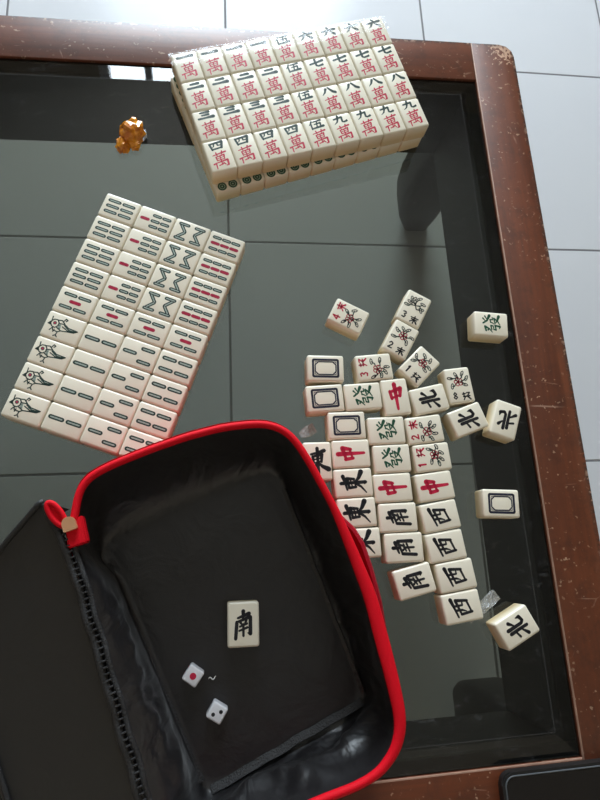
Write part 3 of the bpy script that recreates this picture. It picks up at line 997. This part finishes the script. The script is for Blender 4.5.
# ================================================================== loose tiles
LOOSE = [
    ('red4', 0.1270, 0.2175, 1.075, 'cream flower tile with red four lying apart at the upper left of loose tiles'),
    ('plant', 0.1928, 0.2249, -0.522, 'cream flower tile with all-black plant drawing, farthest of the loose tiles'),
    ('curl2', 0.1762, 0.1933, -0.549, 'cream flower tile with black two and pink bloom below the black plant tile'),
    ('white', 0.1006, 0.1655, 1.529, 'cream tile with empty dark frame, upper of three at left of loose tiles'),
    ('white', 0.0981, 0.1366, 1.615, 'cream tile with empty dark frame, middle of three at left of loose tiles'),
    ('white', 0.1165, 0.1104, 1.571, 'cream tile with empty dark frame directly above the leftmost red centre tile'),
    ('red3', 0.1473, 0.1657, 1.642, 'cream flower tile with red three between framed tile and black one flower tile'),
    ('fortune', 0.1341, 0.1375, 1.617, 'cream tile with green fortune sign beside the upright red centre tile'),
    ('middle', 0.1655, 0.1362, 0.078, 'cream tile with upright red centre sign, set portrait between green and north tiles'),
    ('black1', 0.1920, 0.1659, -0.827, 'cream flower tile with black one, turned diagonally above a north tile'),
    ('north', 0.1981, 0.1330, 1.763, 'cream tile with black north sign touching the right of the upright red tile'),
    ('black8', 0.2293, 0.1460, 0.095, 'cream flower tile with black eight and red rose, set portrait above north tiles'),
    ('north', 0.2336, 0.1122, 1.898, 'cream tile with black north sign, middle of three north tiles side by side'),
    ('north', 0.2713, 0.1109, 2.771, 'cream tile with black north sign upside down, rightmost of three beside the frame'),
    ('fortune', 0.2706, 0.2080, 1.472, 'cream tile with green fortune sign lying alone by the right wooden frame'),
    ('white', 0.2549, 0.0328, 1.498, 'cream tile with empty dark frame lying alone at right of the west tiles'),
    ('east', 0.0872, 0.0785, -0.011, 'cream tile with upright black east sign, half hidden behind the red case rim'),
    ('middle', 0.1183, 0.0841, 1.583, 'cream tile with red centre sign on its side, leftmost, above the east tiles'),
    ('east', 0.1184, 0.0577, 1.590, 'cream tile with black east sign just below the leftmost red centre tile'),
    ('fortune', 0.1534, 0.1044, 1.580, 'cream tile with green fortune sign, upper of two in the middle column'),
    ('red2', 0.1901, 0.1042, 1.664, 'cream flower tile with red two right of the upper green fortune tile'),
    ('fortune', 0.1560, 0.0782, 1.584, 'cream tile with green fortune sign, lower of two in the middle column'),
    ('red1', 0.1942, 0.0779, 1.641, 'cream flower tile with red one right of the lower green fortune tile'),
    ('middle', 0.1544, 0.0518, 1.591, 'cream tile with red centre sign in middle column above the south tiles'),
    ('middle', 0.1937, 0.0512, 1.666, 'cream tile with red centre sign in right column above the west tiles'),
    ('east', 0.1194, 0.0315, 1.591, 'cream tile with black east sign, second below the leftmost red centre tile'),
    ('east', 0.1211, 0.0050, 1.571, 'cream tile with black east sign partly covered by the red case handle'),
    ('south', 0.1564, 0.0253, 1.569, 'cream tile with black south sign, top of the three loose south tiles'),
    ('south', 0.1591, -0.0010, 1.563, 'cream tile with black south sign, middle of the three loose south tiles'),
    ('south', 0.1655, -0.0299, 1.769, 'cream tile with black south sign, lowest and tilted of the loose south tiles'),
    ('west', 0.1955, 0.0244, 1.702, 'cream tile with black west sign, first from top of the four west tiles'),
    ('west', 0.1977, -0.0020, 1.687, 'cream tile with black west sign, second from top of the four west tiles'),
    ('west', 0.2037, -0.0277, 1.688, 'cream tile with black west sign, third from top of the four west tiles'),
    ('west', 0.2058, -0.0540, 1.680, 'cream tile with black west sign, lowest of the four west tiles'),
    ('north', 0.2535, -0.0743, 2.017, 'cream tile with black north sign turned diagonally, alone near the lower right frame'),
]
for key, x, y, a, lab in LOOSE:
    if key in FL:
        mk = [('flower_mark', FL[key])]
    elif key == 'white':
        mk = [('frame_mark', INK[key])]
    else:
        mk = [('character_mark', INK[key])]
    tile(mk, (x + .0009, y - .0006, 0), a, lab, 'loose tiles scattered on the glass')

# ================================================================== red and black zip case
CA = math.atan2(.30, .954)
case = empty('carry_case', (0, 0, 0), CA)
tag(case, 'open red-trimmed black fabric zip case lying on the glass with its lid folded left', 'carry case')
N = 220
FZ = 0.0115
RIMZ = 0.083
RIM = [(-88.2, 67.8), (-82.2, 81.2), (-73.3, 88.9), (-55.8, 92.2), (-24.5, 94.0), (5.0, 94.3), (32.6, 92.1), (54.2, 87.5), (67.7, 82.8), (78.6, 73.4), (83.7, 62.2),
       (88.0, 42.1), (93.5, 2.0), (94.7, -30.6), (95.2, -66.0), (91.4, -98.7), (87.7, -126.7), (84.2, -148.2), (80.2, -159.3), (71.7, -169.7), (55.6, -178.0), (36.4, -179.2),
       (14.5, -177.1), (-11.0, -175.9), (-52.8, -172.4), (-85.0, -168.0), (-97.0, -155.0), (-98.7, -139.7), (-99.5, -83.0), (-99.5, -28.0), (-99.0, 27.0), (-96.0, 52.0)]
FLO = [(-95.0, 33.9), (-88.0, 42.0), (-78.0, 45.0), (53.8, 55.3), (66.5, 53.0), (72.3, 38.1), (76.9, -119.5), (74.6, -149.0), (63.6, -156.4), (-53.5, -172.0), (-65.3, -170.5), (-69.1, -158.4), (-84.9, 16.8)]
FLO = [(x, max(y, -165.0)) for x, y in FLO]


def smooth_loop(P, N):
    Q = resample(P, N)
    for _ in range(4):
        Q = [(Q[i - 1] + Q[i] * 2 + Q[(i + 1) % N]) / 4 for i in range(N)]
    return Q


rim2 = smooth_loop(RIM[::-1], N)
flo2 = smooth_loop(FLO[::-1], N)


def walign(A, B):
    """rotate list B so that its points best match A"""
    best = min(range(len(B)), key=lambda k: sum((A[i] - B[(i + k) % len(B)]).length for i in range(0, len(A), 7)))
    return [B[(i + best) % len(B)] for i in range(len(B))]


flo2 = walign(rim2, flo2)


def rim_h(p):
    # the rim sags a little along the hinge and at the free corners
    return RIMZ + 1.2e-3 * math.sin(p.y * .03)


def wall_pt(i, t, off=0.0, wr=0.0):
    a, b = flo2[i], rim2[i]
    bulge = math.sin(t * PI) * 3.0
    kg = max(0, min(1, (-62 - a.x) / 10)) * max(0, min(1, (40 - a.y) / 25)) * max(0, min(1, (b.y + 172) / 25)) if wr > 0 else 0.0
    p = a.lerp(b, t ** (0.75 + 1.75 * kg))
    d = (b - a)
    d = d.normalized() if d.length > 1e-6 else Vector((1, 0))
    n = noise.noise(Vector((p.x * .035, p.y * .035, t * 2.0 + 4))) * 4 + noise.noise(Vector((p.x * .09, p.y * .09, t * 5))) * 1.6
    inw = 0.0
    if wr > 0:
        kl = max(0, min(1, (-62 - p.x) / 12)) * max(0, min(1, (45 - p.y) / 30)) * max(0, min(1, (p.y + 165) / 20))
        kb = max(0, min(1, (-146 - p.y) / 10)) * max(0, min(1, (88 - p.x) / 30)) * max(0, min(1, (p.x + 80) / 25))
        f1 = .58 + .10 * math.sin(p.y * .06) + .05 * noise.noise(Vector((p.y * .05, 7, 0)))
        inw = -2.5 * kl * math.exp(-((t - f1) / .16) ** 2) - 9.0 * kb * math.exp(-((t - .5 - .12 * math.sin(p.x * .07)) / .2) ** 2)
        n += (kl + kb * 1.6) * (noise.noise(Vector((p.x * .07, p.y * .07, t * 7))) * 3.0 + noise.noise(Vector((p.x * .16, p.y * .16, t * 9))) * 1.2)
    n *= 1.0 if p.y < 0 else max(.25, 1 - p.y / 30)
    q = p + d * (bulge * (1 - kg) + off + inw + wr * n * math.sin(min(1, t * 1.1) * PI))
    z = FZ + (rim_h(b) - FZ) * t ** (1.35 - .75 * kg)
    return Vector((q.x * .001, q.y * .001, z))


# lining: floor fan with gentle waves, then the wrinkled walls
bm = bmesh.new()
cen = Vector((-4, -55))
KF, KW = 14, 16
rings = []
for k in range(1, KF + 1):
    t = k / KF
    ring = []
    for i in range(N):
        p = cen.lerp(flo2[i], t)
        h = noise.noise(Vector((p.x * .02, p.y * .012, 1.3))) * .0022 * max(0, (t - .55) / .45) * (1 - t) * 4
        ring.append(bm.verts.new((p.x * .001, p.y * .001, FZ + max(h, -.001))))
    rings.append(ring)
for k in range(1, KW + 1):
    rings.append([bm.verts.new(wall_pt(i, k / KW, 0, 1.0)) for i in range(N)])
c0 = bm.verts.new((cen.x * .001, cen.y * .001, FZ))
for i in range(N):
    bm.faces.new((c0, rings[0][i], rings[0][(i + 1) % N]))
for A, B in zip(rings, rings[1:]):
    for i in range(N):
        bm.faces.new((A[i], A[(i + 1) % N], B[(i + 1) % N], B[i]))
nf = N + N * (KF - 1)
bm.faces.ensure_lookup_table()
for f in bm.faces[:nf]:
    f.material_index = 1
lin = link('lining', mesh_of('lining', bm, [MAT['nylon'], MAT['nylon_f']], True), case)
lin['label'] = 'black nylon lining'

# outer red shell, closed beneath
bm = bmesh.new()
rings = []
for k in range(0, KW + 1):
    t = k / KW
    rg = []
    for i in range(N):
        v = wall_pt(i, t, 4.0)
        v.z = .0008 + (v.z - FZ) / (RIMZ - FZ) * (RIMZ - .0008)
        rg.append(bm.verts.new(v))
    rings.append(rg)
for A, B in zip(rings, rings[1:]):
    for i in range(N):
        bm.faces.new((A[i], A[(i + 1) % N], B[(i + 1) % N], B[i]))
bm.faces.new(rings[0][::-1])
sh = link('outer_shell', mesh_of('outer_shell', bm, [MAT['redfab']], True, .8), case)
sh['label'] = 'red outer shell'

# red piping round the rim, from the red corner tab clockwise to the front of the hinge
start = min(range(N), key=lambda i: (rim2[i] - Vector((-93, 59))).length)
pp = []
for s in range(N):
    i = (start - s) % N
    if s > 20 and rim2[i].x < -96:
        break
    v = wall_pt(i, 1.0, 0.0)
    pp.append(v + Vector((0, 0, .0005)))
bm = bmesh.new()
add_tube(bm, pp, lambda t: .0030 + .0024 * max(0, math.sin(max(0, min(1, (t - .42) / .34)) * PI)), .0036, 10)
pi_ = link('piping', mesh_of('piping', bm, [MAT['redfab']], True, .9), case)
pi_['label'] = 'bright red piping'

# a ribbed seam tape along the floor seams
def ribbon(path, w, th, name, mat, up=Vector((0, 0, 1)), ribs=0.0):
    bm = bmesh.new()
    P = [Vector(p) for p in path]
    rg = []
    for i, p in enumerate(P):
        d = (P[min(i + 1, len(P) - 1)] - P[max(i - 1, 0)]).normalized()
        s = d.cross(up).normalized()
        n = s.cross(d).normalized()
        h = th * (1 + ribs * (i % 2))
        rg.append([bm.verts.new(p + s * w / 2), bm.verts.new(p + s * w / 2 + n * h), bm.verts.new(p - s * w / 2 + n * h), bm.verts.new(p - s * w / 2)])
    for A, B in zip(rg, rg[1:]):
        for j in range(4):
            bm.faces.new((A[j], A[(j + 1) % 4], B[(j + 1) % 4], B[j]))
    bm.faces.new(rg[0])
    bm.faces.new(rg[-1])
    return mesh_of(name, bm, [mat])


def lerp_path(a, b, n):
    return [Vector(a).lerp(Vector(b), k / (n - 1)) for k in range(n)]


def wavy(path, amp):
    return [p + Vector((noise.noise(p * 60) * amp, noise.noise(p * 60 + Vector((9, 9, 9))) * amp, 0)) for p in path]


link('seam_tape', ribbon(wavy(lerp_path((-.0640, -.1640, FZ + .0020), (.0710, -.1515, FZ + .0020), 110), .001), .0065, .0012, 'seam_tape', MAT['tape'],
                         Vector((0, .5, .85)), 0), case)
link('seam_tape', ribbon(wavy(lerp_path((-.0895, .028, FZ + .0015), (-.0690, -.156, FZ + .0015), 110), .0015), .005, .0012, 'seam_tape', MAT['tape'],
                         Vector((.5, 0, .85)), 0), case)
link('seam_tape', ribbon(wavy(lerp_path((.0712, .036, FZ + .0012), (.0745, -.146, FZ + .0012), 60), .001), .0035, .001, 'seam_tape', MAT['nylon'],
                         Vector((-.5, 0, .85)), .3), case)

# zip along the hinge: two rows of teeth on tape
hz = [Vector((-.1012 - .0055 * max(0, 1 - k / 22) - .0005 * math.sin(k * .35), .0815 - .262 * k / 119, RIMZ + .0005 * math.sin(k * .5))) for k in range(120)]
bm = bmesh.new()
add_tube(bm, hz, .0030, .0024, 8)
add_tube(bm, [p + Vector((.0058, 0, -.0010)) for p in hz[8:]], .0024, .0018, 8)
zt_ = mesh_of('hinge_zipper', bm, [MAT['tape']], True)
link('hinge_zipper', zt_, case)
bm = bmesh.new()
for p in hz[6::2]:
    add_box(bm, (p.x + .0018, p.y - .0006, p.z + .0006), (p.x + .0050, p.y + .0006, p.z + .0030), .0003, 1)
link('zipper_teeth', mesh_of('zipper_teeth', bm, [MAT['tape']]), case)

# red corner tab, its loop and the copper puller
bm = bmesh.new()
tabp = [(-.1000, .0440), (-.0855, .0440), (-.0840, .0640), (-.0970, .0610)]
vt = [bm.verts.new((x, y, RIMZ + .0034)) for x, y in tabp]
vbm = [bm.verts.new((x, y, RIMZ - .006)) for x, y in tabp]
bm.faces.new(vt)
bm.faces.new(vbm[::-1])
for k in range(4):
    bm.faces.new((vbm[k], vbm[(k + 1) % 4], vt[(k + 1) % 4], vt[k]))
bmesh.ops.bevel(bm, geom=bm.edges[:], offset=.001, segments=2, affect='EDGES')
tb_ = link('corner_tab', mesh_of('corner_tab', bm, [MAT['redfab']], True, .8), case)
tb_['label'] = 'red stitched corner tab'
bm = bmesh.new()
lp = []
for k in range(24):
    a = 2 * PI * k / 24
    u, v = .0100 * math.cos(a), .0036 * math.sin(a)
    ca, sa = math.cos(1.87), math.sin(1.87)
    lp.append((-.1008 + u * ca - v * sa, .0705 + u * sa + v * ca, RIMZ + .0045 + .0012 * math.cos(a)))
add_tube(bm, lp, .0020, .0020, 8, True)
inner_ = [bm.verts.new((-.1008 + (q[0] + .1008) * .8, .0705 + (q[1] - .0705) * .8, q[2] - .0006)) for q in lp]
bm.faces.new(inner_)
pt = link('pull_loop', mesh_of('pull_loop', bm, [MAT['redfab']], True, .8), case)
pt['label'] = 'red fabric pull loop'
bm = bmesh.new()
cp = [(x - .0938, y + .0605) for x, y in rr_points(-.0048, .0048, -.0050, .0050, (.0008, .0008, .0046, .0046), 6)]
v1 = [bm.verts.new((x, y, RIMZ + .0080)) for x, y in cp]
v0 = [bm.verts.new((x, y, RIMZ + .0036)) for x, y in cp]
bm.faces.new(v1)
bm.faces.new(v0[::-1])
for k in range(len(cp)):
    j = (k + 1) % len(cp)
    bm.faces.new((v0[k], v0[j], v1[j], v1[k]))
cpm = link('zip_slider', mesh_of('zip_slider', bm, [MAT['copper']], True, .7), case)
cpm['label'] = 'copper coloured zip slider'

# carrying handle: a folded strap bowed out from the right side
bm = bmesh.new()
hpath = resample([Vector(p) for p in ((.0985, -.006), (.1040, -.018), (.1060, -.030), (.1050, -.050), (.1025, -.074), (.0985, -.095))], 40, closed=False)
hp = [(p.x, p.y, .060 + .004 * math.sin(k / 39 * PI)) for k, p in enumerate(hpath)]
add_tube(bm, hp, .0036, .0105, 10)
hd = link('handle', mesh_of('handle', bm, [MAT['dredfab']], True, .8), case)
hd['label'] = 'dark red strap handle'

# lid hanging over the left side, black inside, with a stitched edge
LN = 80
edge = [(-.1080, .0835), (-.1120, .0830), (-.1260, .0755), (-.1413, .0680), (-.1560, .0590), (-.1740, .0430), (-.1880, .0150), (-.1950, -.0300), (-.1960, -.0700),
        (-.1930, -.1150), (-.1880, -.1600), (-.1750, -.1950), (-.1500, -.2080), (-.1045, -.2100)]
E2 = resample([Vector(p) for p in edge], LN, closed=False)


def lid_z(x):
    d = max(0.0, -.1045 - x)
    return RIMZ - .0015 - .34 * d - 1.2 * d * d


bm = bmesh.new()
rings = []
KL = 16
for k in range(KL + 1):
    t = k / KL
    rg = []
    for i, p in enumerate(E2):
        c = Vector((-.1025 - .005 * max(0, 1 - i / 12), .0815 - .2915 * i / (LN - 1)))
        q = c.lerp(p, t)
        z = lid_z(q.x) - .0065 * math.sin(t * PI) ** .7 * min(1, (c - p).length * 14)
        z += noise.noise(Vector((q.x * 26, q.y * 16, 2))) * .0018 * t
        rg.append(bm.verts.new((q.x, q.y, z)))
    rings.append(rg)
for A, B in zip(rings, rings[1:]):
    for i in range(LN - 1):
        bm.faces.new((A[i], A[i + 1], B[i + 1], B[i]))
ld = link('lid', mesh_of('lid', bm, [MAT['nylon2']], True), case)
ld['label'] = 'black inner face of the folded-back lid'
# lid side wall falling to the table and its own zip edge
bm = bmesh.new()
top = [Vector((p.x, p.y, lid_z(p.x) + noise.noise(Vector((p.x * 26, p.y * 16, 2))) * .0018)) for p in E2]
prev = None
for k in range(8):
    t = k / 7
    rg = []
    for i, p in enumerate(top):
        o = (Vector((p.x, p.y)) - Vector((-.100, -.060))).normalized() * (.010 * math.sin(t * PI) + .004 * t) * min(1, i / 14)
        rg.append(bm.verts.new((p.x + o.x, p.y + o.y, p.z * (1 - t) + .0015 * t)))
    if prev:
        for i in range(LN - 1):
            bm.faces.new((prev[i], prev[i + 1], rg[i + 1], rg[i]))
    prev = rg
sd = link('lid_side', mesh_of('lid_side', bm, [MAT['nylon2']], True), ld)
bm = bmesh.new()
add_tube(bm, [p + Vector((0, 0, .001)) for p in top], .0022, .0020, 8)
link('lid_zipper', mesh_of('lid_zipper', bm, [MAT['tape']], True), ld)

# ---- things in the case
tile([('character_mark', INK['south'])], (0.0166, -0.0538, FZ + .0004), -0.026,
     'cream tile with upright black south sign lying alone inside the black case', 'tile inside the case')


def die(loc, rotz, faces, label):
    s = .0132
    bm = bmesh.new()
    add_box(bm, (-s / 2, -s / 2, 0), (s / 2, s / 2, s), .0016, 4)
    o = link('die', mesh_of('die', bm, [MAT['dieplastic']], True), None, loc, rotz)
    for face, pips in faces.items():
        for (u, v, r, mat) in pips:
            b2 = bmesh.new()
            n = 18
            h = s / 2 + .00006
            rim_, dish = [], []
            for k in range(n):
                a = 2 * PI * k / n
                for rr, lst in ((r, rim_), (r * .6, dish)):
                    pu, pv = u + rr * math.cos(a), v + rr * math.sin(a)
                    if face == 'top':
                        co = (pu, pv, s + .00006)
                    elif face == 'front':
                        co = (pu, -h, s / 2 + pv)
                    elif face == 'left':
                        co = (-h, -pu, s / 2 + pv)
                    else:
                        co = (h, pu, s / 2 + pv)
                    lst.append(b2.verts.new(co))
            b2.faces.new(dish)
            for k in range(n):
                b2.faces.new((rim_[k], rim_[(k + 1) % n], dish[(k + 1) % n], dish[k]))
            link('pip', mesh_of('pip', b2, [MAT[mat]]), o)
    return tag(o, label, 'die', 'dice in the case')


q = .0030
die((-0.0243, -0.0902, FZ + .0006), math.radians(-37), {'top': [(0, 0, .0026, 'red')], 'front': [(q, q, .0011, 'black'), (-q, -q, .0011, 'black')],
                                              'left': [(q, q, .0011, 'red'), (-q, q, .0011, 'red'), (q, -q, .0011, 'red'), (-q, -q, .0011, 'red')]},
    'small white die showing one red pip on the black case floor')
die((-0.0061, -0.1186, FZ + .0006), math.radians(-33), {'top': [(.0022, .0022, .0015, 'black'), (-.0022, -.0022, .0015, 'black')], 'front': [(0, 0, .0022, 'red')],
                                              'left': [(q, q, .0011, 'black'), (0, 0, .0011, 'black'), (-q, -q, .0011, 'black')]},
    'small white die showing two black pips nearer the case front')


# ================================================================== small things on the table
def crumple(name, lumps, mat, seed, sub=4):
    bm = bmesh.new()
    for (c, r) in lumps:
        m0 = len(bm.verts)
        res_ = bmesh.ops.create_icosphere(bm, subdivisions=sub, radius=1.0)
        for v in res_['verts']:
            d = v.co.normalized()
            n = noise.noise(d * 2.6 + Vector((seed, c[0] * 300, 0))) * .30
            n += abs(noise.noise(d * 3.6 + Vector((0, seed, c[1] * 200)))) * -.30 + abs(noise.noise(d * 6 + Vector((seed, 0, c[0] * 90)))) * -.12 + .12
            k = 1 + n
            v.co = Vector((c[0] + d.x * r[0] * k, c[1] + d.y * r[1] * k, max(.0006, c[2] + d.z * r[2] * k)))
    return mesh_of(name, bm, [mat], False)


wr = empty('candy_wrapper', (-0.081, 0.4215, 0), -.12)
tag(wr, 'crumpled shiny amber orange wrapper lying on the glass left of the tile stack', 'wrapper')
link('crumpled_foil', crumple('crumpled_foil', [((.002, .0045, .006), (.0115, .0150, .0085)), ((-.0060, -.0105, .004), (.0068, .0092, .0052)),
                                                ((.0058, -.0070, .004), (.0062, .0070, .0050))], MAT['amber'], 3, 3), wr)
te = link('twisted_end', crumple('twisted_end', [((.0128, .004, .004), (.0032, .0062, .0036))], MAT['scrap'], 8, 3), wr)
te['label'] = 'clear twisted wrapper end'


def scrap(loc, rotz, w, h, label, seed, zk=.0018):
    bm = bmesh.new()
    nx, ny = 14, 8
    V = [[None] * (ny + 1) for _ in range(nx + 1)]
    for i in range(nx + 1):
        for j in range(ny + 1):
            u, v = i / nx - .5, j / ny - .5
            k = 1 - .75 * max(0, -u) - .3 * abs(noise.noise(Vector((u * 4, seed, 0))))
            z = .0006 + zk * abs(noise.noise(Vector((u * 5 + seed, v * 4, seed))) * 1.6 + .1)
            V[i][j] = bm.verts.new((u * w, v * h * k, z))
    for i in range(nx):
        for j in range(ny):
            bm.faces.new((V[i][j], V[i + 1][j], V[i + 1][j + 1], V[i][j + 1]))
    o = link('plastic_scrap', mesh_of('plastic_scrap', bm, [MAT['scrap']]), None, loc, rotz)
    md = o.modifiers.new('thickness', 'SOLIDIFY')
    md.thickness = .00015
    return tag(o, label, 'plastic scrap')


scrap((0.0835, 0.1090, 0), .45, .016, .011, 'small torn scrap of clear plastic above the case corner', 3)
scrap((0.2330, -0.0580, 0), .62, .036, .011, 'strip of clear plastic film beside the diagonal north tile', 7)


def lint(loc, rotz, ln, label):
    bm = bmesh.new()
    add_tube(bm, [(ln * (k / 7 - .5), .0012 * math.sin(k * 1.1), .0007 + .0004 * math.sin(k * .9)) for k in range(8)], lambda t: .00030 + .0002 * math.sin(t * PI), None, 6)
    return tag(link('lint_fibre', mesh_of('lint_fibre', bm, [MAT['lint']], True), None, loc, rotz), label, 'lint')


lint((-0.0095, -0.0950, FZ + .0012), 0.1, .006, 'tiny white lint fibre beside the red-pip die')

# crinkled clear film along the far edge of the stack top
bm = bmesh.new()
nx, ny = 90, 16
V = []
for i in range(nx + 1):
    row = []
    for j in range(ny + 1):
        a = -.002 + .238 * i / nx
        b = .0026 - .0185 * j / ny * (1 + .35 * noise.noise(Vector((a * 30, 3.1, 0))))
        z = 2 * TH + .0006 + .0010 * abs(noise.noise(Vector((a * 130, b * 160, 1.7)))) * 1.8
        if b > 0:
            z -= (b / .0026) ** 2 * .006
        row.append(bm.verts.new((a, b, z)))
    V.append(row)
for i in range(nx):
    for j in range(ny):
        bm.faces.new((V[i][j], V[i + 1][j], V[i + 1][j + 1], V[i][j + 1]))
fo = link('shrink_film', mesh_of('shrink_film', bm, [MAT['film']], True), None, (UX, UY, 0), UA)
tag(fo, 'crinkled clear plastic wrap along the far edge of the character tile stack', 'plastic wrap')

# black phone on the lower right rail
ph = empty('smartphone', (0.3085, -0.2285, ZT), 0.0)
tag(ph, 'black phone lying face up on the wooden frame at the lower right corner', 'phone')


def slab(hx, hy, r, z0, z1, mat, name, bev):
    bm = bmesh.new()
    pts = rr_points(-hx, hx, -hy, hy, (r,) * 4, 8)
    a = [bm.verts.new((x, y, z0)) for x, y in pts]
    b = [bm.verts.new((x, y, z1)) for x, y in pts]
    bm.faces.new(a[::-1])
    bm.faces.new(b)
    for k in range(len(pts)):
        j = (k + 1) % len(pts)
        bm.faces.new((a[k], a[j], b[j], b[k]))
    es = [e for e in bm.edges if abs(e.verts[0].co.z - e.verts[1].co.z) < 1e-6]
    bmesh.ops.bevel(bm, geom=es, offset=bev, segments=2, affect='EDGES')
    return mesh_of(name, bm, [mat], True, .7)


link('phone_body', slab(.0815, .0395, .0095, 0, .0085, MAT['phone'], 'phone_body', .0014), ph)
bm = bmesh.new()
add_tube(bm, [(x, y, .0087) for x, y in rr_points(-.0785, .0785, -.0365, .0365, (.008,) * 4, 8)], .0007, .0006, 6, True)
rm = link('phone_rim', mesh_of('phone_rim', bm, [MAT['rim']], True), ph)
rm['label'] = 'thin grey rim'
link('screen', slab(.0776, .0356, .0075, .0084, .0090, MAT['screen'], 'screen', .0002), ph)
